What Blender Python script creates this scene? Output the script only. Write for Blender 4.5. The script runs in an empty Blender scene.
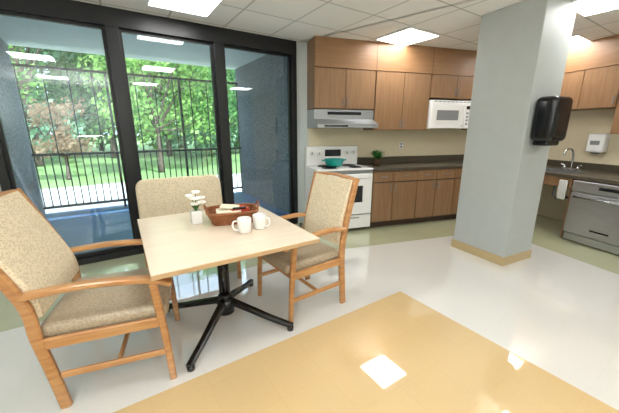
import bpy, bmesh, math, random
from mathutils import Vector, Matrix
random.seed(7)
sc=bpy.context.scene
sc.view_settings.view_transform='Standard'
sc.view_settings.exposure=0.33
D=math.radians
H=1.45; CEIL=2.64
# ---------------------------------------------------------------- materials
def lin(c):
    r=[]
    for v in c:
        v=v/255.0
        r.append(v/12.92 if v<=0.04045 else ((v+0.055)/1.055)**2.4)
    return (r[0],r[1],r[2],1)
def _new(name):
    m=bpy.data.materials.new(name); m.use_nodes=True
    nt=m.node_tree; b=nt.nodes['Principled BSDF']
    return m,nt,b
def mat(name,c,rough=0.5,metal=0.0,c2=None,scale=(8,8,8),nscale=4.0,detail=4,bump=0.0,spec=0.5,coat=0.0,kind='noise',lo=0.35,hi=0.65):
    m,nt,b=_new(name)
    b.inputs['Roughness'].default_value=rough
    b.inputs['Metallic'].default_value=metal
    b.inputs['Specular IOR Level'].default_value=spec
    b.inputs['Coat Weight'].default_value=coat
    b.inputs['Coat Roughness'].default_value=0.08
    if c2 is None: c2=tuple(max(0,x*0.985) for x in c)
    tc=nt.nodes.new('ShaderNodeTexCoord'); mp=nt.nodes.new('ShaderNodeMapping')
    mp.inputs['Scale'].default_value=scale
    nt.links.new(tc.outputs['Object'],mp.inputs[0])
    if kind=='noise':
        n=nt.nodes.new('ShaderNodeTexNoise'); n.inputs['Scale'].default_value=nscale; n.inputs['Detail'].default_value=detail
        out=n.outputs['Fac']
    elif kind=='voronoi':
        n=nt.nodes.new('ShaderNodeTexVoronoi'); n.inputs['Scale'].default_value=nscale
        out=n.outputs['Distance']
    nt.links.new(mp.outputs[0],n.inputs['Vector'])
    cr=nt.nodes.new('ShaderNodeValToRGB')
    cr.color_ramp.elements[0].position=lo; cr.color_ramp.elements[1].position=hi
    cr.color_ramp.elements[0].color=lin(c2); cr.color_ramp.elements[1].color=lin(c)
    nt.links.new(out,cr.inputs[0]); nt.links.new(cr.outputs[0],b.inputs['Base Color'])
    if bump>0:
        bp=nt.nodes.new('ShaderNodeBump'); bp.inputs['Strength'].default_value=bump; bp.inputs['Distance'].default_value=0.01
        nt.links.new(out,bp.inputs['Height']); nt.links.new(bp.outputs[0],b.inputs['Normal'])
    return m
def tiles(name,c,cm,size,mortar,rough,bump=0.0,var=0.97,spec=0.5,off=(0,0,0),coat=0.0):
    m,nt,b=_new(name)
    b.inputs['Roughness'].default_value=rough
    b.inputs['Specular IOR Level'].default_value=spec
    b.inputs['Coat Weight'].default_value=coat; b.inputs['Coat Roughness'].default_value=0.02
    b.inputs['Coat IOR'].default_value=1.9
    tc=nt.nodes.new('ShaderNodeTexCoord'); mp=nt.nodes.new('ShaderNodeMapping')
    mp.inputs['Location'].default_value=off
    br=nt.nodes.new('ShaderNodeTexBrick'); br.offset=0.0; br.squash=1.0
    br.inputs['Scale'].default_value=1.0
    br.inputs['Brick Width'].default_value=size; br.inputs['Row Height'].default_value=size
    br.inputs['Mortar Size'].default_value=mortar; br.inputs['Mortar Smooth'].default_value=0.1
    br.inputs['Color1'].default_value=lin(c); br.inputs['Color2'].default_value=lin(tuple(x*var for x in c))
    br.inputs['Mortar'].default_value=lin(cm)
    nt.links.new(tc.outputs['Object'],mp.inputs[0]); nt.links.new(mp.outputs[0],br.inputs['Vector'])
    n=nt.nodes.new('ShaderNodeTexNoise'); n.inputs['Scale'].default_value=60
    nt.links.new(tc.outputs['Object'],n.inputs['Vector'])
    mx=nt.nodes.new('ShaderNodeMixRGB'); mx.blend_type='MULTIPLY'; mx.inputs[0].default_value=0.06
    nt.links.new(br.outputs['Color'],mx.inputs[1]); nt.links.new(n.outputs['Fac'],mx.inputs[2])
    nt.links.new(mx.outputs[0],b.inputs['Base Color'])
    return m
def emis(name,c,s):
    m,nt,b=_new(name)
    b.inputs['Base Color'].default_value=lin(c)
    b.inputs['Emission Color'].default_value=lin(c); b.inputs['Emission Strength'].default_value=s
    return m
def glass(name,tint=(232,242,246),fac=0.08):
    m=bpy.data.materials.new(name); m.use_nodes=True; nt=m.node_tree; nt.nodes.clear()
    o=nt.nodes.new('ShaderNodeOutputMaterial'); mx=nt.nodes.new('ShaderNodeMixShader')
    t=nt.nodes.new('ShaderNodeBsdfTransparent'); g=nt.nodes.new('ShaderNodeBsdfGlossy')
    t.inputs[0].default_value=lin(tint); g.inputs['Roughness'].default_value=0.01
    mx.inputs[0].default_value=fac
    nt.links.new(t.outputs[0],mx.inputs[1]); nt.links.new(g.outputs[0],mx.inputs[2]); nt.links.new(mx.outputs[0],o.inputs[0])
    return m
def leafmat(name,c,c2):
    m=bpy.data.materials.new(name); m.use_nodes=True; nt=m.node_tree; nt.nodes.clear()
    o=nt.nodes.new('ShaderNodeOutputMaterial'); mx=nt.nodes.new('ShaderNodeMixShader')
    d=nt.nodes.new('ShaderNodeBsdfDiffuse'); t=nt.nodes.new('ShaderNodeBsdfTranslucent')
    tc=nt.nodes.new('ShaderNodeTexCoord'); n=nt.nodes.new('ShaderNodeTexNoise'); n.inputs['Scale'].default_value=2.5; n.inputs['Detail'].default_value=6
    cr=nt.nodes.new('ShaderNodeValToRGB'); cr.color_ramp.elements[0].position=0.35; cr.color_ramp.elements[1].position=0.62
    cr.color_ramp.elements[0].color=lin(c2); cr.color_ramp.elements[1].color=lin(c)
    nt.links.new(tc.outputs['Object'],n.inputs['Vector']); nt.links.new(n.outputs['Fac'],cr.inputs[0])
    nt.links.new(cr.outputs[0],d.inputs[0]); nt.links.new(cr.outputs[0],t.inputs[0])
    mx.inputs[0].default_value=0.45
    nt.links.new(d.outputs[0],mx.inputs[1]); nt.links.new(t.outputs[0],mx.inputs[2]); nt.links.new(mx.outputs[0],o.inputs[0])
    return m

M={}
M['wall']=mat('wall_paint',(192,200,198),0.6,nscale=3)
M['wallwarm']=mat('wall_paint_warm',(222,210,180),0.6,nscale=3)
M['column']=mat('column_paint',(178,183,181),0.5,nscale=1)
M['base']=mat('baseboard_vinyl',(188,166,124),0.4)
M['black']=mat('black_frame',(20,20,22),0.4,nscale=20)
M['oak']=mat('oak_wood',(190,140,88),0.35,c2=(168,115,68),scale=(3,3,14),nscale=3,coat=0.3)
M['oakx']=mat('oak_wood_h',(194,145,92),0.35,c2=(174,121,72),scale=(2,14,14),nscale=3,coat=0.3)
M['fab']=mat('patterned_fabric',(222,207,178),0.8,c2=(198,182,152),scale=(1,1,1),nscale=75,kind='voronoi',lo=0.25,hi=0.55)
M['seatfab']=mat('seat_vinyl',(174,158,134),0.3,c2=(154,137,114),scale=(1,1,1),nscale=75,kind='voronoi',lo=0.2,hi=0.6)
M['maple']=mat('maple_laminate',(231,216,194),0.2,c2=(227,210,187),scale=(1.5,14,14),nscale=2)
M['mapleedge']=mat('maple_edge',(190,158,118),0.4)
M['cab']=mat('cabinet_wood',(138,106,76),0.4,c2=(122,92,64),scale=(12,12,1.2),nscale=2.5)
M['cabd']=mat('cabinet_door_wood',(148,114,82),0.36,c2=(136,102,71),scale=(12,12,1.2),nscale=2.5)
M['soffit']=mat('soffit_wood',(150,113,78),0.4,c2=(141,104,71),scale=(1.2,12,12),nscale=2.5)
M['toe']=mat('toe_kick',(64,46,34),0.5)
M['counter']=mat('countertop_laminate',(92,84,70),0.3,c2=(62,57,48),nscale=18)
M['white']=mat('white_enamel',(240,240,238),0.25)
M['offw']=mat('white_plastic',(232,232,228),0.4)
M['dark']=mat('dark_glass',(24,25,28),0.12)
M['gray']=mat('grey_plastic',(130,132,134),0.4)
M['steel']=mat('brushed_steel',(186,188,190),0.32,metal=0.85,c2=(170,172,174),scale=(1,1,40),nscale=4)
M['chrome']=mat('chrome',(190,193,196),0.15,metal=1.0)
M['teal']=mat('teal_enamel',(30,160,150),0.25)
M['wicker']=mat('wicker',(168,104,60),0.6,c2=(116,66,36),nscale=30,bump=0.4)
M['paper']=mat('napkin_paper',(236,226,200),0.8)
M['red']=mat('red_packet',(176,62,40),0.6)
M['ceramic']=mat('white_ceramic',(232,230,225),0.2)
M['petal']=mat('white_petals',(250,248,240),0.6)
M['leaf']=mat('leaf_green',(60,120,50),0.5,c2=(36,84,34))
M['pot']=mat('terracotta',(90,70,52),0.6)
M['blk']=mat('black_plastic',(16,16,18),0.22)
M['towel']=mat('towel_cloth',(205,205,200),0.9,nscale=30)
M['balc']=mat('pebble_concrete',(146,152,160),0.9,c2=(66,74,86),scale=(1,1,1),nscale=70,detail=3,bump=0.4,lo=0.4,hi=0.62)
M['balcf']=mat('balcony_floor',(84,122,166),0.35,c2=(70,108,152),nscale=5)
M['balcc']=mat('balcony_ceiling',(222,226,226),0.8)
M['grass']=mat('lawn_grass',(150,176,112),0.9,c2=(110,144,80),nscale=3)
M['pave']=mat('paving_concrete',(232,228,222),0.8,nscale=2)
M['bark']=mat('tree_bark',(110,92,78),0.9,c2=(70,56,46),nscale=8)
M['lf1']=leafmat('foliage_light',(178,212,122),(76,128,60))
M['lf2']=leafmat('foliage_deep',(126,172,102),(46,94,56))
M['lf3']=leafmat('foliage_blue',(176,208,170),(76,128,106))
M['blossom']=leafmat('blossom',(190,160,130),(130,100,80))
M['glass']=glass('window_glass')
M['light']=emis('fluorescent_diffuser',(253,252,250),15.5)
M['ceil']=tiles('ceiling_tiles',(240,240,237),(190,190,187),0.61,0.010,0.8,off=(-0.115,0.095,0),var=0.99)
M['fgreen']=tiles('floor_tile_green',(190,193,158),(182,185,150),0.305,0.002,0.08,coat=1.0)
M['fwhite']=tiles('floor_tile_white',(229,228,223),(223,222,217),0.305,0.0012,0.03,var=0.994,coat=1.0,spec=0.8)
M['ftan']=tiles('floor_tile_tan',(216,188,140),(208,180,132),0.305,0.0012,0.05,var=0.99,coat=0.7)

# ---------------------------------------------------------------- frames
class Fr:
    def __init__(s,ox,oy,deg): s.o=Vector((ox,oy,0)); s.a=D(deg); s.deg=deg
    def p(s,x,y,z=0):
        c,n=math.cos(s.a),math.sin(s.a)
        return Vector((s.o.x+x*c-y*n, s.o.y+x*n+y*c, z))
W=Fr(0,0,0)
R=Fr(-0.13,4.65,33.3)
K=Fr(0.05,4.05,17.0)

# ---------------------------------------------------------------- builder
class B:
    def __init__(s,name): s.name=name; s.bm=bmesh.new(); s.m=[]
    def mi(s,k):
        if k not in s.m: s.m.append(k)
        return s.m.index(k)
    def merge(s,t,k,smooth=False,mx=None):
        i=s.mi(k)
        if mx is not None: bmesh.ops.transform(t,matrix=mx,verts=t.verts)
        for f in t.faces: f.material_index=i; f.smooth=smooth
        me=bpy.data.meshes.new('tmp'); t.to_mesh(me); t.free()
        s.bm.from_mesh(me); bpy.data.meshes.remove(me)
    def box(s,k,x0,x1,y0,y1,z0,z1,r=0.0,seg=2,mx=None,smooth=False):
        t=bmesh.new(); bmesh.ops.create_cube(t,size=1)
        bmesh.ops.scale(t,vec=(abs(x1-x0),abs(y1-y0),abs(z1-z0)),verts=t.verts)
        if r>0: bmesh.ops.bevel(t,geom=t.edges[:],offset=r,segments=seg,affect='EDGES',profile=0.5)
        bmesh.ops.translate(t,vec=((x0+x1)/2,(y0+y1)/2,(z0+z1)/2),verts=t.verts)
        s.merge(t,k,smooth,mx)
    def cyl(s,k,c,r,h,r2=None,n=24,axis='z',smooth=True,cap=True):
        t=bmesh.new(); bmesh.ops.create_cone(t,cap_ends=cap,segments=n,radius1=r,radius2=r if r2 is None else r2,depth=h)
        if axis=='x': bmesh.ops.rotate(t,matrix=Matrix.Rotation(D(90),3,'Y'),verts=t.verts)
        if axis=='y': bmesh.ops.rotate(t,matrix=Matrix.Rotation(D(90),3,'X'),verts=t.verts)
        bmesh.ops.translate(t,vec=c,verts=t.verts)
        s.merge(t,k,smooth)
    def sph(s,k,c,r,sc_=(1,1,1),n=12):
        t=bmesh.new(); bmesh.ops.create_uvsphere(t,u_segments=n,v_segments=n//2+2,radius=r)
        bmesh.ops.scale(t,vec=sc_,verts=t.verts); bmesh.ops.translate(t,vec=c,verts=t.verts)
        s.merge(t,k,True)
    def lathe(s,k,prof,c=(0,0,0),n=28):
        t=bmesh.new(); rings=[]
        for (r,z) in prof:
            rings.append([t.verts.new((c[0]+r*math.cos(2*math.pi*i/n),c[1]+r*math.sin(2*math.pi*i/n),c[2]+z)) for i in range(n)])
        for a,b in zip(rings,rings[1:]):
            for i in range(n): t.faces.new((a[i],a[(i+1)%n],b[(i+1)%n],b[i]))
        s.merge(t,k,True)
    def smoothpts(s,pts,n=5):
        P=[Vector(p) for p in pts]
        if len(P)<3: return P
        out=[]
        for i in range(len(P)-1):
            p0=P[max(i-1,0)];p1=P[i];p2=P[i+1];p3=P[min(i+2,len(P)-1)]
            for j in range(n):
                t=j/n
                out.append(0.5*((2*p1)+(p2-p0)*t+(2*p0-5*p1+4*p2-p3)*t*t+(3*p1-p0-3*p2+p3)*t**3))
        out.append(P[-1]); return out
    def sweep(s,k,pts,w,t_,side=(0,1,0),sm=True,taper=None,ch=0.22):
        P=s.smoothpts(pts) if sm else [Vector(p) for p in pts]
        S=Vector(side).normalized(); t=bmesh.new(); rings=[]
        n=len(P)
        for i,p in enumerate(P):
            T=(P[min(i+1,n-1)]-P[max(i-1,0)]).normalized()
            N=T.cross(S).normalized(); S2=N.cross(T).normalized()
            f=1.0
            if taper: f=taper[0]+(taper[1]-taper[0])*i/(n-1)
            a=w/2*f; b=t_/2*f; c=min(a,b)*ch*2
            ring=[]
            for (u,v) in [(a-c,b),(-a+c,b),(-a,b-c),(-a,-b+c),(-a+c,-b),(a-c,-b),(a,-b+c),(a,b-c)]:
                ring.append(t.verts.new(p+S2*u+N*v))
            rings.append(ring)
        for a,b in zip(rings,rings[1:]):
            for i in range(8): t.faces.new((a[i],a[(i+1)%8],b[(i+1)%8],b[i]))
        t.faces.new(rings[0][::-1]); t.faces.new(rings[-1])
        bmesh.ops.recalc_face_normals(t,faces=t.faces)
        s.merge(t,k,False)
    def tube(s,k,pts,r,n=10,sm=True,taper=None):
        P=s.smoothpts(pts) if sm else [Vector(p) for p in pts]
        t=bmesh.new(); rings=[]; m=len(P)
        ref=Vector((0.13,0.97,0.2)).normalized()
        for i,p in enumerate(P):
            T=(P[min(i+1,m-1)]-P[max(i-1,0)]).normalized()
            A=T.cross(ref)
            if A.length<0.05: A=T.cross(Vector((1,0,0)))
            A.normalize(); Bv=T.cross(A).normalized()
            f=r if not taper else r*(taper[0]+(taper[1]-taper[0])*i/(m-1))
            rings.append([t.verts.new(p+A*f*math.cos(2*math.pi*j/n)+Bv*f*math.sin(2*math.pi*j/n)) for j in range(n)])
        for a,b in zip(rings,rings[1:]):
            for i in range(n): t.faces.new((a[i],a[(i+1)%n],b[(i+1)%n],b[i]))
        t.faces.new(rings[0][::-1]); t.faces.new(rings[-1])
        bmesh.ops.recalc_face_normals(t,faces=t.faces)
        s.merge(t,k,True)
    def poly(s,k,pts,z0,z1):
        t=bmesh.new()
        a=[t.verts.new((p[0],p[1],z0)) for p in pts]; b=[t.verts.new((p[0],p[1],z1)) for p in pts]
        n=len(pts)
        t.faces.new(a[::-1]); t.faces.new(b)
        for i in range(n): t.faces.new((a[i],a[(i+1)%n],b[(i+1)%n],b[i]))
        bmesh.ops.recalc_face_normals(t,faces=t.faces)
        s.merge(t,k)
    def done(s,fr=W,loc=(0,0,0),rot=0.0):
        me=bpy.data.meshes.new(s.name); s.bm.to_mesh(me); s.bm.free()
        for k in s.m: me.materials.append(M[k])
        o=bpy.data.objects.new(s.name,me); sc.collection.objects.link(o)
        o.location=fr.p(*loc); o.rotation_euler=(0,0,fr.a+D(rot))
        return o

# ---------------------------------------------------------------- room shell
KW=4.15     # right wall position in K
roomR=[R.p(-4.3,0),R.p(0.0,0),K.p(-0.03,0.62),K.p(KW,0.62),K.p(KW,-5.8),R.p(-4.3,-7)]
def toR(p):
    d=p-R.o; c,n=math.cos(R.a),math.sin(R.a)
    return (d.x*c+d.y*n, -d.x*n+d.y*c)
b=B('floor')
b.poly('fgreen',[toR(p) for p in roomR],-0.1,0.0)
def isect(p,d,q,e):
    den=d.x*e.y-d.y*e.x
    t=((q.x-p.x)*e.y-(q.y-p.y)*e.x)/den
    return p+d*t
rx=Vector((math.cos(R.a),math.sin(R.a),0)); kx=Vector((math.cos(K.a),math.sin(K.a),0)); ky=Vector((-kx.y,kx.x,0)); ry=Vector((-rx.y,rx.x,0))
q1=isect(R.p(0,-1.1),rx,K.p(0,-0.62),kx)
q2=K.p(2.65,-0.62)
q3=isect(q2,ky,R.p(0,-6.99),rx)
wp=[R.p(-4.29,-1.1),q1,q2,q3,R.p(-4.29,-6.99)]
b.poly('fwhite',[toR(p) for p in wp],-0.05,0.002)
C0=Vector((0.84,2.50,0))
tp=[C0,C0-rx*3.0,C0-rx*3.0-ry*3.2,C0-ry*3.2]
b.poly('ftan',[toR(p) for p in tp],-0.04,0.004)
b.done(R)
b=B('ceiling'); b.poly('ceil',[toR(p) for p in roomR],CEIL,CEIL+0.1); b.done(R)

WX0=-3.35; WX1=-0.08
b=B('wall_window')
b.box('wall',-4.4,WX0,0,0.15,0,CEIL)
b.box('wall',WX1,-0.012,0,0.15,0,CEIL)
b.done(R)
b=B('wall_left'); b.box('wall',-4.4,-4.3,-7.1,0,0,CEIL); b.done(R)
b=B('wall_back'); b.box('wall',-4.4,2.6,-7.1,-7.0,0,CEIL); b.done(R)
b=B('wall_kitchen'); b.box('wallwarm',0.12,KW+0.1,0.62,0.74,0,CEIL); b.box('wall',-0.03,0.12,0.62,0.74,0,CEIL); b.done(K)
b=B('wall_right'); b.box('wallwarm',KW,KW+0.1,-6.0,0.62,0,CEIL); b.done(K)
b=B('baseboard_left'); b.box('base',-4.3,-4.285,-7,0,0.004,0.1,r=0.003)
b.box('base',-4.285,WX0-0.02,-0.015,0,0.004,0.1,r=0.003); b.done(R)

b=B('trim_window_frame')
HB=2.47
b.box('black',WX0,WX1,-0.03,0.12,HB,CEIL-0.001)
b.box('black',WX0,WX1,-0.02,0.12,0.0,0.07,r=0.003)
pw=(WX1-WX0)/3
for i in range(4):
    x=WX0+pw*i; w=0.06
    if i==0: x0,x1=x,x+0.07
    elif i==3: x0,x1=x-0.07,x
    else: x0,x1=x-w,x+w
    b.box('black',x0,x1,-0.03,0.12,0.07,HB,r=0.004)
b.done(R)
for i in range(3):
    x0=WX0+pw*i+(0.07 if i==0 else 0.06); x1=WX0+pw*(i+1)-(0.07 if i==2 else 0.06)
    b=B('window_%d'%(i+1))
    f=0.028; y0,y1=0.03,0.07
    b.box('black',x0,x0+f,y0,y1,0.07,HB); b.box('black',x1-f,x1,y0,y1,0.07,HB)
    b.box('black',x0+f,x1-f,y0,y1,HB-f,HB); b.box('black',x0+f,x1-f,y0,y1,0.07,0.07+f*1.6)
    b.box('glass',x0+f,x1-f,0.048,0.052,0.07+f*1.6,HB-f)
    if i==1: b.box('black',x1-0.02,x1-0.005,-0.005,0.03,0.95,1.15,r=0.003)
    b.done(R)

# balcony
BX0,BX1,BD=-3.55,0.12,2.95
b=B('balcony_wall_left'); b.box('balc',BX0-0.2,BX0,0.151,BD,-0.4,2.75); b.done(R)
b=B('balcony_wall_right'); b.box('balc',BX1,BX1+0.2,0.151,BD,-0.4,2.75); b.done(R)
b=B('balcony_floor'); b.box('balcf',BX0,BX1,0.151,BD+0.05,-0.2,-0.01); b.done(R)
b=B('balcony_ceiling'); b.box('balcc',BX0-0.2,BX1+0.2,0.151,BD+0.05,2.751,2.9); b.done(R)
b=B('balcony_railing')
yy=BD-0.1
for z in (0.10,1.02,2.42): b.box('black',BX0+0.005,BX1-0.005,yy-0.02,yy+0.02,z,z+0.04)
n=33
for i in range(n+1):
    x=BX0+0.03+(BX1-BX0-0.06)*i/n
    b.box('black',x-0.009,x+0.009,yy-0.009,yy+0.009,0.12,1.04 if i%3 else 2.44)
for i in range(1,3):
    x=BX0+(BX1-BX0)*i/3
    b.box('black',x-0.02,x+0.02,yy-0.02,yy+0.02,-0.01,2.44)
b.done(R)

# ---------------------------------------------------------------- outdoors
b=B('garden_ground')
b.box('grass',-60,60,3.1,90,-0.5,-0.4); b.box('pave',-20,20,4.6,8.6,-0.4,-0.385); b.done(R)
def leafquad(t,rnd,p,L):
    a=Vector((rnd.gauss(0,1),rnd.gauss(0,1),rnd.gauss(0,1))).normalized(); u=a.orthogonal().normalized(); w=a.cross(u)
    t.faces.new([t.verts.new(p+u*L),t.verts.new(p+w*L*0.6),t.verts.new(p-u*L),t.verts.new(p-w*L*0.6)])
def tree(name,x,y,h,rad,leafk,n,seed,trunk=0.12,lmin=0.07,lmax=0.13,zl=0.35):
    rnd=random.Random(seed); b=B(name)
    b.tube('bark',[(0,0,-0.02),(0.05,0.03,h*0.25),(-0.04,0.05,h*0.5),(0.05,0,h*0.85)],trunk,8,taper=(1,0.35))
    cl=[]
    for i in range(13):
        a=rnd.uniform(0,6.28); rr=rad*rnd.uniform(0.2,0.8); z=h*rnd.uniform(zl,0.95)
        cl.append((rr*math.cos(a),rr*math.sin(a),z))
        b.tube('bark',[(0,0,h*0.3),(rr*0.5*math.cos(a),rr*0.5*math.sin(a),z*0.8),(rr*math.cos(a),rr*math.sin(a),z)],trunk*0.35,6,taper=(1,0.3))
    t=bmesh.new()
    for i in range(n):
        c=rnd.choice(cl); s_=rad*0.42
        v=Vector((rnd.gauss(0,1),rnd.gauss(0,1),rnd.gauss(0,0.8))).normalized()*s_*rnd.uniform(0.3,1.15)
        leafquad(t,rnd,Vector(c)+v,rnd.uniform(lmin,lmax))
    b.merge(t,leafk)
    b.done(R,(x,y,-0.4),0)
k=0
for (x,y,h,rad,lk,n) in [(-6.9,11.2,6,2.4,'lf1',5000),(-0.6,11.0,6.2,2.5,'lf1',5000),(2.6,12,6,2.6,'lf2',4500),(-12,10.5,6,2.6,'lf2',4000)]:
    k+=1; tree('tree',x,y,h,rad,lk,n,k)
tree('tree',-3.9,10.6,2.9,0.9,'blossom',1500,77,trunk=0.07,lmin=0.05,lmax=0.09)
for i in range(13):
    rnd=random.Random(900+i)
    tree('tree',-26+3.4*i,19+rnd.uniform(-2,3),9.5+rnd.uniform(-1,1.5),3.6,['lf3','lf2','lf1'][i%3],4200,200+i,trunk=0.2,lmin=0.14,lmax=0.26,zl=0.12)
for i in range(9):
    tree('tree',-38+7*i,30,13,5.4,['lf3','lf2'][i%2],3200,400+i,trunk=0.25,lmin=0.28,lmax=0.45,zl=0.08)
def hedge():
    b=B('garden_hedge'); t=bmesh.new(); rnd=random.Random(5)
    for (x,y,rad) in [(-1.5,4.1,0.55),(-0.6,4.1,0.6)]:
        b.tube('bark',[(x,y,0),(x,y,rad*0.5),(x+0.02,y,rad*0.8)],0.04,6)
        for i in range(1600):
            v=Vector((rnd.gauss(0,1),rnd.gauss(0,1),abs(rnd.gauss(0,1)))).normalized()*rad*rnd.uniform(0.6,1.05)
            leafquad(t,rnd,Vector((x,y,0.05))+v,rnd.uniform(0.04,0.07))
    b.merge(t,'lf2'); b.done(R,(0,0,-0.4),0)
hedge()

# ---------------------------------------------------------------- ceiling fixtures
for (x,y) in [(1.03,-1.01),(1.70,-2.84),(-1.66,-0.62),(3.06,-2.00),(-1.41,-3.0),(-3.3,-3.0),(1.03,-4.9),(-1.41,-5.4),(-3.3,-5.4)]:
    b=B('ceiling_light'); z=CEIL
    b.box('light',-0.28,0.28,-0.28,0.28,z-0.012,z-0.004)
    for a in (-1,1):
        b.box('offw',a*0.29-0.012,a*0.29+0.012,-0.302,0.302,z-0.018,z-0.001)
        b.box('offw',-0.278,0.278,a*0.29-0.012,a*0.29+0.012,z-0.018,z-0.001)
    b.done(R,(x,y,0))

# ---------------------------------------------------------------- column
CF=Fr(2.12,3.04,26)
b=B('wall_column'); b.box('column',0,0.50,0,0.64,0.0,CEIL-0.001,r=0.006); b.done(CF)
b=B('baseboard_column')
b.box('base',-0.012,0.512,-0.012,-0.001,0.003,0.10); b.box('base',-0.012,-0.001,0,0.652,0.003,0.10)
b.box('base',0.501,0.512,0,0.652,0.003,0.10); b.done(CF)
b=B('paper_towel_dispenser')
b.box('blk',-0.15,0.15,-0.20,0,-0.21,0.21,r=0.05,seg=4,smooth=True)
b.box('dark',-0.10,0.10,-0.205,-0.185,-0.17,0.05,r=0.01)
b.box('blk',-0.11,0.11,-0.16,-0.02,-0.25,-0.19,r=0.02,seg=3)
b.done(CF,(0.21,-0.002,1.55))

# ---------------------------------------------------------------- kitchen : back run
def door(b,x0,x1,z0,z1,y,k='cabd',handle=None):
    b.box(k,x0+0.004,x1-0.004,y-0.02,y,z0+0.004,z1-0.004,r=0.003)
    if handle:
        hx,hz,horiz=handle
        if horiz: b.box('gray',hx-0.05,hx+0.05,y-0.04,y-0.03,hz-0.006,hz+0.006,r=0.002); b.box('gray',hx-0.045,hx-0.037,y-0.032,y-0.019,hz-0.005,hz+0.005); b.box('gray',hx+0.037,hx+0.045,y-0.032,y-0.019,hz-0.005,hz+0.005)
        else: b.box('gray',hx-0.006,hx+0.006,y-0.04,y-0.03,hz-0.05,hz+0.05,r=0.002); b.box('gray',hx-0.005,hx+0.005,y-0.032,y-0.019,hz+0.037,hz+0.045); b.box('gray',hx-0.005,hx+0.005,y-0.032,y-0.019,hz-0.045,hz-0.037)
UF=0.29; UB=0.615
def upper(name,x0,x1,z0,z1,nd):
    b=B(name); w=x1-x0
    b.box('cab',0,w,0.0,UB-UF,z0,z1)
    b.box('toe',0.01,w-0.01,-0.001,0.0,z0+0.006,z1-0.006)
    dw=w/nd
    for i in range(nd):
        hx=dw*(i+1)-0.03 if i%2==0 else dw*i+0.03
        door(b,dw*i,dw*(i+1),z0,z1,-0.001,'cabd',(hx,z0+0.09,False))
    b.done(K,(x0,UF,0))
ZS=2.27
upper('upper_cabinet',0.10,1.02,1.74,ZS,2)
upper('upper_cabinet',1.03,1.96,1.45,ZS,2)
upper('upper_cabinet',1.97,2.94,1.93,ZS,2)
upper('upper_cabinet',2.95,3.74,1.45,ZS,1)
b=B('trim_soffit')
b.box('soffit',0.10,3.76,UF-0.03,UB,ZS+0.001,CEIL-0.002)
for x in (0.10,1.025,1.965,2.945): b.box('toe',x-0.003,x+0.003,UF-0.032,UF-0.029,ZS+0.001,CEIL-0.002)
b.done(K)
b=B('base_cabinet')
x0=0.91; x1=3.25
b.box('toe',x0,x1,0.06,0.61,0.003,0.10); b.box('cab',x0,x1,0.0,0.61,0.10,0.87); b.box('toe',x0+0.01,x1-0.01,-0.001,0,0.115,0.855)
xs=[0.91,1.24,1.66,2.0,2.35,2.78,3.25]
for i in range(6):
    a,c=xs[i],xs[i+1]
    door(b,a,c,0.71,0.86,-0.001,'cabd',((a+c)/2,0.79,True))
    door(b,a,c,0.11,0.70,-0.001,'cabd',(c-0.04 if i%2==0 else a+0.04,0.62,False))
b.done(K)
b=B('countertop')
b.box('counter',0.905,KW-0.02,-0.03,0.61,0.872,0.91,r=0.006); b.box('counter',0.905,KW-0.02,0.592,0.612,0.91,1.02,r=0.003); b.done(K)

# stove
b=B('stove')
w=0.84
b.box('white',0,w,0.0,0.60,0.04,0.90,r=0.008)
b.box('toe',0.03,w-0.03,0.04,0.58,0.003,0.05)
b.box('white',-0.003,w+0.003,-0.03,0.60,0.90,0.925,r=0.008)
b.box('gray',0.01,w-0.01,-0.004,0.0,0.04,0.90)
b.box('white',0.01,w-0.01,-0.04,-0.003,0.26,0.85,r=0.012,seg=3)
b.box('dark',0.16,w-0.16,-0.043,-0.039,0.44,0.68,r=0.001)
b.box('white',0.01,w-0.01,-0.035,-0.003,0.05,0.245,r=0.01,seg=3)
b.box('gray',0.2,w-0.2,-0.038,-0.034,0.20,0.215)
b.tube('white',[(0.08,-0.04,0.80),(0.08,-0.08,0.80),(w-0.08,-0.08,0.80),(w-0.08,-0.04,0.80)],0.014,8,sm=False)
b.box('white',0,w,0.50,0.60,0.92,1.21,r=0.015,seg=3)
b.box('dark',0.29,0.55,0.495,0.50,1.06,1.16)
for x in (0.08,0.19,0.65,0.76):
    b.cyl('offw',(x,0.488,1.11),0.028,0.03,axis='y'); b.box('gray',x-0.004,x+0.004,0.468,0.474,1.09,1.13)
for (x,y,r_) in [(0.22,0.12,0.10),(0.62,0.12,0.08),(0.22,0.36,0.08),(0.62,0.36,0.10)]:
    b.cyl('gray',(x,y,0.927),r_+0.015,0.005)
    for rr in (r_*0.35,r_*0.65,r_): 
        pts=[(x+rr*math.cos(a*math.pi/12),y+rr*math.sin(a*math.pi/12),0.934) for a in range(25)]
        b.tube('blk',pts,0.006,6,sm=False)
b.done(K,(0.055,0.0,0))
b=B('cooking_pot')
b.lathe('teal',[(0.0,0.0),(0.085,0.0),(0.12,0.02),(0.14,0.10),(0.145,0.105),(0.135,0.105),(0.115,0.025),(0,0.012)])
for a in (-1,1): b.tube('teal',[(a*0.135,-0.03,0.085),(a*0.175,-0.02,0.09),(a*0.175,0.02,0.09),(a*0.135,0.03,0.085)],0.009,8)
b.done(K,(0.38,0.20,0.942))
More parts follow.
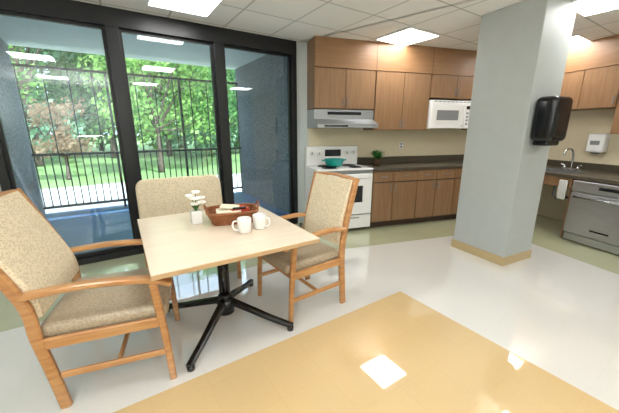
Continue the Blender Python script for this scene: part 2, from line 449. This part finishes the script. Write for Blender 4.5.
# range hood
b=B('range_hood')
t=bmesh.new()
prof=[(0.0,1.73),(0.0,1.60),(-0.16,1.53),(-0.16,1.48),(0.33,1.48),(0.33,1.73)]
L=[t.verts.new((0,p[0],p[1])) for p in prof]; Rr=[t.verts.new((0.92,p[0],p[1])) for p in prof]
t.faces.new(L); t.faces.new(Rr[::-1])
for i in range(6): t.faces.new((L[i],L[(i+1)%6],Rr[(i+1)%6],Rr[i]))
bmesh.ops.recalc_face_normals(t,faces=t.faces); b.merge(t,'steel')
b.box('dark',0.08,0.85,-0.1,0.28,1.474,1.481); b.box('blk',0.1,0.45,-0.163,-0.158,1.495,1.515)
b.box('blk',0.2,0.72,-0.002,0.0,1.66,1.70)
b.done(K,(0.10,UF-0.005,0))
# microwave
b=B('microwave')
b.box('white',0,0.86,0.0,0.38,1.47,1.90,r=0.01,seg=3)
b.box('white',0.005,0.62,-0.02,0.0,1.475,1.86,r=0.008); b.box('offw',0.06,0.55,-0.022,-0.019,1.54,1.81,r=0.001)
b.box('gray',0.10,0.51,-0.0235,-0.0215,1.60,1.75,r=0.001)
b.box('white',0.63,0.855,-0.018,0.0,1.475,1.86,r=0.008); b.box('dark',0.66,0.83,-0.02,-0.017,1.77,1.82)
for i in range(3):
    for j in range(4): b.box('gray',0.665+i*0.058,0.705+i*0.058,-0.02,-0.017,1.53+j*0.055,1.56+j*0.055)
b.tube('white',[(0.59,-0.02,1.52),(0.59,-0.055,1.55),(0.59,-0.055,1.79),(0.59,-0.02,1.82)],0.011,8)
for i in range(10): b.box('gray',0.05+i*0.078,0.11+i*0.078,-0.003,0.0,1.872,1.886)
b.done(K,(1.975,0.23,0))
# potted plant
b=B('potted_plant')
b.lathe('pot',[(0,0),(0.05,0),(0.062,0.10),(0.066,0.11),(0.056,0.11),(0.05,0.09),(0,0.09)])
rnd=random.Random(3)
for i in range(60):
    a=rnd.uniform(0,6.28); l=rnd.uniform(0.07,0.16); e=rnd.uniform(0.1,1.3)
    p0=Vector((0.01*math.cos(a),0.01*math.sin(a),0.09)); p2=p0+Vector((l*math.cos(a)*math.cos(e),l*math.sin(a)*math.cos(e),l*math.sin(e)+0.02))
    b.sweep('leaf',[p0,(p0+p2)/2+Vector((0,0,0.02)),p2],0.03,0.002,side=(-math.sin(a),math.cos(a),0))
b.done(K,(1.13,0.30,0.911))

# ---------------------------------------------------------------- kitchen : right run
kr=K.p(3.25,0,0); Q=Fr(kr.x,kr.y,17.0-90)
QW=KW-3.25
b=B('sink_counter')
z0,z1=0.83,0.87
CX0,CX1=0.04,3.3; sx0,sx1=0.45,1.0
b.box('counter',CX0,sx0,-0.03,QW-0.01,z0,z1); b.box('counter',sx1,CX1,-0.03,QW-0.01,z0,z1)
b.box('counter',sx0,sx1,-0.03,0.1,z0,z1); b.box('counter',sx0,sx1,0.5,QW-0.01,z0,z1)
b.box('counter',CX0,CX1,QW-0.03,QW-0.01,z1,z1+0.1)
b.box('cab',CX0,1.12,-0.01,0.01,0.70,z0)
b.box('cab',CX0,0.06,0.01,QW-0.02,0.003,z0); b.box('cab',1.10,1.12,0.01,QW-0.02,0.003,z0)
b.box('steel',sx0,sx1,0.1,0.11,0.70,z1+0.004); b.box('steel',sx0,sx1,0.49,0.5,0.70,z1+0.004)
b.box('steel',sx0,sx0+0.01,0.1,0.5,0.70,z1+0.004); b.box('steel',sx1-0.01,sx1,0.1,0.5,0.70,z1+0.004); b.box('steel',sx0,sx1,0.1,0.5,0.69,0.70)
b.tube('gray',[(0.72,0.3,0.69),(0.72,0.3,0.5),(0.72,0.36,0.45),(0.72,0.5,0.45),(0.72,QW-0.01,0.45)],0.02,10,sm=False)
b.box('toe',1.88,CX1,0.06,QW-0.02,0.003,0.1); b.box('cab',1.88,CX1,0,QW-0.02,0.1,z0)
for i in range(3):
    a=1.89+i*0.47; door(b,a,a+0.46,0.11,0.66,0,'cabd',(a+0.04,0.58,False)); door(b,a,a+0.46,0.67,0.82,0,'cabd',(a+0.23,0.75,True))
b.done(Q)
b=B('dishwasher')
b.box('steel',0,0.68,0.0,0.55,0.10,0.82,r=0.006)
b.box('toe',0.03,0.65,0.05,0.55,0.003,0.1)
b.box('steel',0.005,0.675,-0.03,0.0,0.12,0.66,r=0.008); b.box('steel',0.005,0.675,-0.035,0.0,0.68,0.815,r=0.008)
b.box('dark',0.30,0.62,-0.037,-0.034,0.73,0.77)
b.tube('chrome',[(0.06,-0.03,0.61),(0.06,-0.07,0.61),(0.62,-0.07,0.61),(0.62,-0.03,0.61)],0.011,8,sm=False)
b.box('blk',0.3,0.5,-0.032,-0.028,0.2,0.22); b.box('steel',0.02,0.66,-0.028,0.0,0.02,0.11,r=0.004)
b.done(Q,(1.14,0,0))
b=B('faucet')
b.cyl('chrome',(0,0,0.01),0.03,0.02); b.box('chrome',-0.12,0.12,-0.025,0.025,0.0,0.015,r=0.005)
b.tube('chrome',[(0,0,0.01),(0,0,0.2),(0,-0.04,0.29),(0,-0.12,0.31),(0,-0.19,0.27),(0,-0.20,0.22)],0.014,10)
for a in (-1,1): b.cyl('chrome',(a*0.09,0,0.03),0.018,0.04); b.tube('chrome',[(a*0.09,0,0.05),(a*0.09,0,0.06),(a*0.14,-0.01,0.075)],0.008,8)
b.done(Q,(0.70,0.58,0.872))
b=B('soap_dispenser')
b.box('white',-0.11,0.11,-0.13,0,-0.14,0.13,r=0.03,seg=4,smooth=True); b.box('gray',-0.06,0.06,-0.132,-0.12,-0.03,0.03,r=0.004)
b.box('gray',-0.05,0.05,-0.10,-0.03,-0.16,-0.13,r=0.01)
b.done(Q,(0.82,QW-0.001,1.27))
b=B('hand_towel')
b.box('towel',-0.05,0.05,-0.012,0.012,-0.2,0.06,r=0.01,seg=3,smooth=True); b.box('towel',-0.04,0.05,-0.026,-0.014,-0.14,0.06,r=0.005,seg=3,smooth=True); b.done(Q,(1.04,-0.045,0.74))
b=B('wall_cabinet')
UFR=QW-0.33
def rup(x0,x1,z0,nd):
    b.box('cab',x0,x1,UFR,QW-0.005,z0,ZS); b.box('toe',x0+0.01,x1-0.01,UFR-0.001,UFR,z0+0.006,ZS-0.006); dw=(x1-x0)/nd
    for i in range(nd):
        hx=x0+dw*(i+1)-0.03 if i%2==0 else x0+dw*i+0.03
        door(b,x0+dw*i,x0+dw*(i+1),z0,ZS,UFR-0.001,'cabd',(hx,z0+0.09,False))
rup(-0.25,1.08,1.74,3)
rup(1.09,3.3,1.40,4)
b.box('soffit',-0.25,3.3,UFR-0.03,QW-0.005,ZS+0.001,CEIL-0.002)
b.done(Q)
b=B('wall_outlet'); b.box('offw',-0.035,0.035,-0.006,0,-0.057,0.057,r=0.002); b.box('gray',-0.015,0.015,-0.008,-0.005,-0.04,-0.01); b.box('gray',-0.015,0.015,-0.008,-0.005,0.01,0.04); b.done(K,(1.75,0.619,1.2))

# ---------------------------------------------------------------- dining chairs
def chair(x,y,deg,w=0.56,name='dining_chair',top=1.0,lean=0.12,rs=0.27,pb=0.26):
    b=B(name); hw=w/2
    for s_ in (-1,1):
        yy=s_*(hw-0.015)
        b.sweep('oak',[(-rs,yy,0.004),(-(rs+pb)/2+0.01,yy,0.22),(-pb+0.015,yy,0.44),(-pb-0.01,yy,0.66),(-pb-lean,yy,top)],0.034,0.052)
        b.sweep('oak',[(0.26,yy,0.004),(0.25,yy,0.25),(0.235,yy,0.45),(0.22,yy,0.645)],0.036,0.044,taper=(0.8,1.0))
        b.sweep('oakx',[(-pb,yy,0.675),(-0.12,yy,0.69),(0.08,yy,0.68),(0.22,yy,0.66),(0.31,yy,0.625)],0.055,0.03)
        b.sweep('oakx',[(-pb+0.015,yy,0.40),(0.24,yy,0.40)],0.024,0.06,sm=False)
        b.sweep('oakx',[(-rs+0.01,yy,0.20),(0.25,yy,0.20)],0.02,0.035,sm=False)
    b.sweep('oakx',[(0.235,-hw+0.03,0.40),(0.235,hw-0.03,0.40)],0.024,0.06,side=(1,0,0),sm=False)
    b.sweep('oakx',[(-pb+0.015,-hw+0.03,0.40),(-pb+0.015,hw-0.03,0.40)],0.024,0.06,side=(1,0,0),sm=False)
    b.sweep('oakx',[(0.0,-hw+0.02,0.20),(0.0,hw-0.02,0.20)],0.02,0.03,side=(1,0,0),sm=False)
    b.box('seatfab',-pb+0.01,0.275,-hw+0.032,hw-0.032,0.405,0.49,r=0.034,seg=4,smooth=True)
    zb=0.54; dz=top-0.66
    pts=[(-pb+0.022,0,zb),(-pb+0.01,0,0.66),(-pb+0.008-lean*0.5,0,0.66+dz*0.52),(-pb+0.008-lean,0,top-0.012)]
    b.sweep('fab',pts,w-0.062,0.05,ch=0.3)
    b.sweep('oak',[(-pb-0.002-lean,-hw+0.004,top-0.01),(-pb-0.01-lean,0,top+0.006),(-pb-0.002-lean,hw-0.004,top-0.01)],0.046,0.022,side=(1,0,0))
    return b.done(W,(x,y,0.0),deg)
chair(-1.17,1.69,21,w=0.64,top=1.10,lean=0.20,pb=0.34)
chair(-0.085,2.37,216,w=0.55,top=1.07,lean=0.12)
def sidechair(x,y,deg,w=0.82):
    b=B('dining_armchair'); hw=w/2
    for s_ in (-1,1):
        yy=s_*(hw-0.02)
        b.sweep('oak',[(-0.33,yy,0.004),(-0.28,yy,0.22),(-0.26,yy,0.44)],0.034,0.048)
        b.sweep('oak',[(0.27,yy,0.004),(0.26,yy,0.45)],0.036,0.042,sm=False)
        b.sweep('oakx',[(-0.26,yy,0.40),(0.26,yy,0.40)],0.026,0.06,sm=False)
        b.sweep('oak',[(-0.26,yy*0.8,0.42),(-0.30,yy*0.8,0.6)],0.03,0.04,sm=False)
    for xx in (-0.26,0.255): b.sweep('oakx',[(xx,-hw+0.03,0.40),(xx,hw-0.03,0.40)],0.026,0.06,side=(1,0,0),sm=False)
    b.box('seatfab',-0.25,0.29,-hw+0.01,hw-0.01,0.42,0.50,r=0.035,seg=4,smooth=True)
    mx=Matrix.Translation((-0.32,0,0.76))@Matrix.Rotation(-0.18,4,'Y')
    t=bmesh.new(); bmesh.ops.create_cube(t,size=1); bmesh.ops.scale(t,vec=(0.08,w,0.44),verts=t.verts)
    ed=[e for e in t.edges if abs((e.verts[0].co-e.verts[1].co).x)>0.05 and e.verts[0].co.z>0]
    bmesh.ops.bevel(t,geom=ed,offset=0.09,segments=6,affect='EDGES',profile=0.5)
    ed=[e for e in t.edges if len(e.link_faces)==2 and e.calc_face_angle()>1.2]
    bmesh.ops.bevel(t,geom=ed,offset=0.025,segments=3,affect='EDGES',profile=0.5)
    b.merge(t,'fab',True,mx)
    return b.done(W,(x,y,0.0),deg)
sidechair(-1.18,2.80,-60)

# ---------------------------------------------------------------- dining table
b=B('dining_table'); zt=0.76
b.box('maple',-0.5,0.5,-0.565,0.565,zt-0.008,zt,r=0.003); b.box('mapleedge',-0.5,0.5,-0.565,0.565,zt-0.034,zt-0.008,r=0.003)
b.box('blk',-0.26,0.26,-0.04,0.04,zt-0.06,zt-0.034); b.box('blk',-0.04,0.04,-0.26,0.26,zt-0.06,zt-0.034)
b.cyl('blk',(0.0,0.0,0.40),0.042,0.62); b.cyl('blk',(0,0,0.13),0.065,0.12); b.cyl('blk',(0,0,0.21),0.065,0.04,r2=0.042)
for a in (-131,-47,48,137):
    c,s_=math.cos(D(a)),math.sin(D(a))
    b.sweep('blk',[(0.03*c,0.03*s_,0.17),(0.2*c,0.2*s_,0.125),(0.38*c,0.38*s_,0.075),(0.55*c,0.55*s_,0.04)],0.05,0.045,side=(-s_,c,0),taper=(1.1,0.8))
    b.cyl('blk',(0.53*c,0.53*s_,0.020),0.024,0.032)
TT=b.done(W,(-0.655,2.085,0.0),32)

def mug(x,y,rot):
    b=B('coffee_mug')
    b.lathe('ceramic',[(0,0),(0.040,0),(0.045,0.006),(0.049,0.10),(0.046,0.103),(0.042,0.098),(0.04,0.008),(0,0.008)])
    b.tube('ceramic',[(0.046,0,0.085),(0.072,0,0.082),(0.08,0,0.052),(0.068,0,0.025),(0.045,0,0.022)],0.006,8)
    b.done(W,(x,y,0.761),rot)
mug(-0.45,1.98,200); mug(-0.36,2.07,-20)
b=B('wicker_basket')
def rr(sx,sy,z,r_,nn=40,wob=0.0,ph=0):
    pts=[]
    for i in range(nn+1):
        a=2*math.pi*i/nn; ca,sa=math.cos(a),math.sin(a)
        q=(abs(ca)**4+abs(sa)**4)**(-0.25)
        w_=1+wob*math.sin(i*math.pi/2*1.0+ph)
        pts.append((sx*ca*q*w_,sy*sa*q*w_,z))
    return pts
b.box('wicker',-0.14,0.14,-0.10,0.10,0.0,0.01,r=0.004)
for i in range(9):
    f=1+0.22*i/8; b.tube('wicker',rr(0.15*f,0.11*f,0.008+i*0.009,0,wob=0.02,ph=(i%2)*math.pi),0.0055,6,sm=False)
for i in range(28):
    a=2*math.pi*i/28; ca,sa=math.cos(a),math.sin(a); q=(abs(ca)**4+abs(sa)**4)**(-0.25)
    b.tube('wicker',[(0.15*ca*q,0.11*sa*q,0.004),(0.185*ca*q,0.136*sa*q,0.09)],0.006,5,sm=False)
b.tube('wicker',rr(0.188,0.139,0.093,0),0.010,8,sm=False)
for a in (-1,1): b.tube('wicker',[(a*0.185,-0.05,0.09),(a*0.20,-0.03,0.135),(a*0.20,0.03,0.135),(a*0.185,0.05,0.09)],0.007,6)
b.box('paper',-0.12,0.06,-0.08,0.06,0.02,0.095,r=0.004); b.box('red',-0.02,0.12,-0.06,0.07,0.065,0.10,r=0.003,mx=Matrix.Rotation(0.25,4,'Z'))
b.box('paper',-0.10,0.04,-0.03,0.08,0.102,0.112,mx=Matrix.Rotation(-0.2,4,'Z')@Matrix.Rotation(0.1,4,'Y'))
b.box('blk',0.0,0.10,-0.05,-0.02,0.102,0.112,r=0.002)
b.done(W,(-0.60,2.25,0.761),20)
b=B('flower_vase')
b.box('ceramic',-0.038,0.038,-0.038,0.038,0,0.10,r=0.006)
rnd=random.Random(11)
for i in range(14):
    a=i*2.4; e=rnd.uniform(0.85,1.5); l=rnd.uniform(0.05,0.14)
    tip=Vector((l*math.cos(a)*math.cos(e),l*math.sin(a)*math.cos(e),0.1+l*math.sin(e)))
    b.tube('leaf',[(0,0,0.09),(tip.x*0.4,tip.y*0.4,0.1+(tip.z-0.1)*0.6),tuple(tip)],0.002,5)
    if i<10:
        for j in range(5):
            t_=j*1.257; b.sph('petal',tip+Vector((0.018*math.cos(t_),0.018*math.sin(t_),0.004)),0.017,(1,1,0.6),8)
        b.sph('petal',tip+Vector((0,0,0.008)),0.009)
    else:
        b.sweep('leaf',[(0,0,0.1),tuple(tip)],0.02,0.002,side=(-math.sin(a),math.cos(a),0),sm=False)
b.done(W,(-0.86,2.19,0.761),30)

# ---------------------------------------------------------------- world, sun, camera
w=bpy.data.worlds.new('world'); sc.world=w; w.use_nodes=True
bg=w.node_tree.nodes['Background']; bg.inputs[0].default_value=lin((226,238,255)); bg.inputs[1].default_value=3.4
sd=bpy.data.lights.new('sun','SUN'); sd.energy=9.0; sd.angle=D(1.0); so=bpy.data.objects.new('sun',sd); sc.collection.objects.link(so)
so.rotation_euler=(D(42),D(-8),D(60))
for (x,y,e) in [(0.6,-1.6,105),(-2.6,-0.6,70)]:  # added unseen fill lights behind the camera, aimed up to brighten the ceiling
    ld=bpy.data.lights.new('ceiling_fill','AREA'); ld.energy=e; ld.size=0.5; ld.color=(1.0,0.99,0.98)
    lo=bpy.data.objects.new('ceiling_fill',ld); sc.collection.objects.link(lo); lo.location=(x,y,1.3); lo.rotation_euler=(D(180),0,0)
cam=bpy.data.cameras.new('camera'); co=bpy.data.objects.new('camera',cam); sc.collection.objects.link(co)
cam.sensor_width=36; cam.lens=300/619*36; cam.clip_start=0.05
co.location=(0,0,H); co.rotation_euler=(D(90-14.3),0,0)
sc.camera=co
